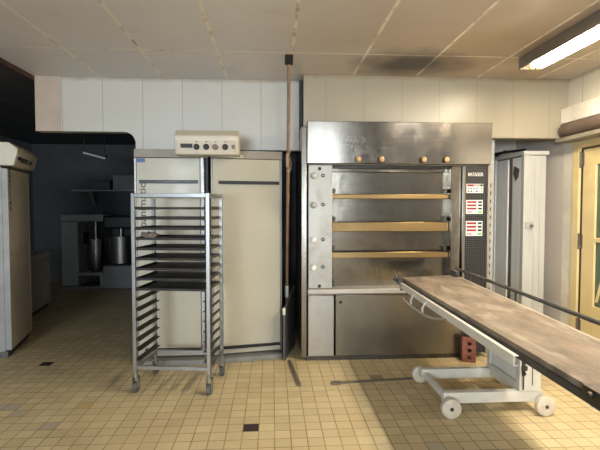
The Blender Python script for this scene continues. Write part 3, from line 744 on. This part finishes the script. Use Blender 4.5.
MB().hexa([(.465, 3.508, .0), (.545, 3.515, .0), (.545, 3.568, 0), (.465, 3.561, 0)], [(.465, 3.508, .014), (.545, 3.515, .014), (.545, 3.568, .014), (.465, 3.561, .014)]).build('end_plate', 'bar', gt, bevel=.003)
MB().cyl((.50, 3.538, .014), (.50, 3.538, .020), .010, 12).build('bolt', 'chrome', gt)
org()
# ------------------------------------------------------------------ the dark back room
fz = thing('chest_freezer', 'low white chest freezer in the dark room on the left', 'freezer', (-3.07, 5.92, 0), R(90 + 10)); org()
MB().box(0, .86, .02, .62, .04, .70).build('cabinet', 'white_paint', fz, bevel=.01)
MB().box(-.005, .865, .0, .63, .705, .79).build('lid', 'white_paint', fz, bevel=.01)
MB().box(.55, .64, .015, .0195, .18, .27).build('vent_label', 'white_paint', fz)
MB().box(.03, .83, .05, .60, 0, .039).build('plinth', 'black', fz)

mx = thing('planetary_mixer', 'white upright mixer with small steel bowl in the dark room', 'mixer', (-3.3, 8.0, 0))
MB().box(-3.62, -3.34, 7.95, 8.35, .06, 1.17).build('column', 'pale_dark', mx, bevel=.02)
MB().box(-3.62, -2.905, 7.93, 8.35, 1.171, 1.30).build('head', 'pale_dark', mx, bevel=.02)
MB().box(-3.62, -2.905, 7.9, 8.4, .0, .06).build('foot', 'grey_dark', mx, bevel=.01)
MB().box(-3.34, -2.905, 7.92, 8.3, .24, .295).build('bowl_table', 'pale_dark', mx, bevel=.01)
MB().box(-2.975, -2.905, 7.93, 8.28, .06, .24).build('foot_post', 'pale_dark', mx, bevel=.01)
bw = MB().lathe((-3.09, 8.1, .296), (0, 0, 1), [(0, .08), (.05, .11), (.28, .125), (.54, .13), (.545, .14), (.56, .14), (.56, .125), (.30, .12)], 28).build('bowl', 'bowl', mx)
MB().cyl((-3.09, 8.1, .87), (-3.09, 8.1, 1.17), .035, 14).build('beater_shaft', 'bowl', mx)
MB().box(-3.33, -3.25, 7.98, 8.2, .78, .98).build('lift_bracket', 'black', mx, bevel=.01)
org()
sm = thing('spiral_mixer', 'dark spiral mixer with wide steel bowl beside the white mixer', 'mixer', (-2.65, 8.1, 0))
MB().box(-2.895, -2.40, 7.85, 8.6, .02, .42).build('base', 'grey_dark', sm, bevel=.02)
MB().lathe((-2.66, 8.1, .421), (0, 0, 1), [(0, .14), (.03, .20), (.40, .215), (.47, .22), (.48, .23), (.49, .23), (.49, .21)], 30).build('bowl', 'bowl', sm)
MB().box(-2.895, -2.40, 8.3, 8.62, .42, 1.27).build('column', 'black', sm, bevel=.02)
MB().box(-2.895, -2.40, 7.9, 8.3, 1.05, 1.27).build('head', 'black', sm, bevel=.03)
MB().cyl((-2.66, 8.1, .60), (-2.66, 8.1, 1.05), .03, 12).build('spiral_arm', 'bowl', sm)
org()
sh = thing('wall_shelf', 'long shelf on the far wall of the dark room', 'shelf', (-2.9, 8.9, 1.72))
MB().box(-3.75, -1.7, 8.70, 8.99, 1.72, 1.745).build('shelf_board', 'pale_dark', sh, bevel=.003)
for x in (-3.45, -2.55): MB().prism([(8.99, 1.72), (8.72, 1.72), (8.99, 1.42)], 0, x, x + .05).build('shelf_bracket', 'grey_dark', sh)
org()
for (x0, x1, z1, mt, lb) in ((-3.42, -3.05, 1.93, 'black', 'small black case on the shelf in the dark room'), (-3.0, -2.35, 2.02, 'grey_dark', 'wide grey box at the right of the shelf in the dark room')):
    org((x0 + x1) / 2, 8.85, 1.7455)
    bx = MB(); bx.box(x0, x1, 8.72, 8.96, 1.7455, z1 - .025); bx.box(x0 - .006, x1 + .006, 8.714, 8.966, z1 - .03, z1)
    tag(bx.build('storage_box', mt, bevel=.006), lb, 'box')
org()
ul = thing('fluorescent_lamp', 'unlit fluorescent tube lamp hanging in the dark room', 'lamp', (-2.65, 7.0, 2.2))
MB().hexa([(-2.86, 6.97, 2.26), (-2.5, 6.97, 2.165), (-2.5, 7.06, 2.165), (-2.86, 7.06, 2.26)], [(-2.86, 6.97, 2.30), (-2.5, 6.97, 2.205), (-2.5, 7.06, 2.205), (-2.86, 7.06, 2.30)]).build('housing', 'black', ul)
MB().cyl((-2.84, 7.015, 2.238), (-2.52, 7.015, 2.153), .014, 12).build('tube', 'white_knob', ul)
for x, z in ((-2.83, 2.29), (-2.53, 2.21)): MB().cyl((x, 7.02, z), (x, 7.02, CH - .02), .006, 8).build('hanger', 'black', ul)
org()

# ------------------------------------------------------------------ light
def area(name, loc, rot, sx, sy, power, col):
    l = bpy.data.lights.new(name, 'AREA'); l.shape = 'RECTANGLE'; l.size = sx; l.size_y = sy; l.energy = power; l.color = col
    o = bpy.data.objects.new(name, l); C.objects.link(o); o.location = loc; o.rotation_euler = rot
    return o
area('window_daylight', ((WX0 + WX1) / 2, -4.49, (WZ0 + WZ1) / 2), (R(90), 0, 0), .9, 1.95, 65, (.80, .91, 1.0))
area('window_daylight', (-2.0, -4.49, 1.575), (R(112), 0, 0), 1.9, 1.15, 350, (.76, .88, 1.0))  # cool fill light added at the rear left, tilted towards the ceiling
area('near_ceiling_lamp', (1.93, 1.75, 2.60), (0, 0, 0), .08, 1.5, 58, (1, .93, .80))
wd = bpy.data.worlds.new('World'); S.world = wd; wd.use_nodes = True
sk = wd.node_tree.nodes.new('ShaderNodeTexSky'); sk.sky_type = 'HOSEK_WILKIE'
wd.node_tree.links.new(sk.outputs[0], wd.node_tree.nodes['Background'].inputs[0]); wd.node_tree.nodes['Background'].inputs[1].default_value = .6

# ------------------------------------------------------------------ camera
cam = bpy.data.cameras.new('Camera'); co = bpy.data.objects.new('Camera', cam); C.objects.link(co)
cam.sensor_width = 36; cam.lens = 451 / 600 * 36; cam.clip_start = .02
co.location = (0, 0, 1.41); co.rotation_euler = (R(90 - 2.2), 0, R(-3.5))
S.camera = co
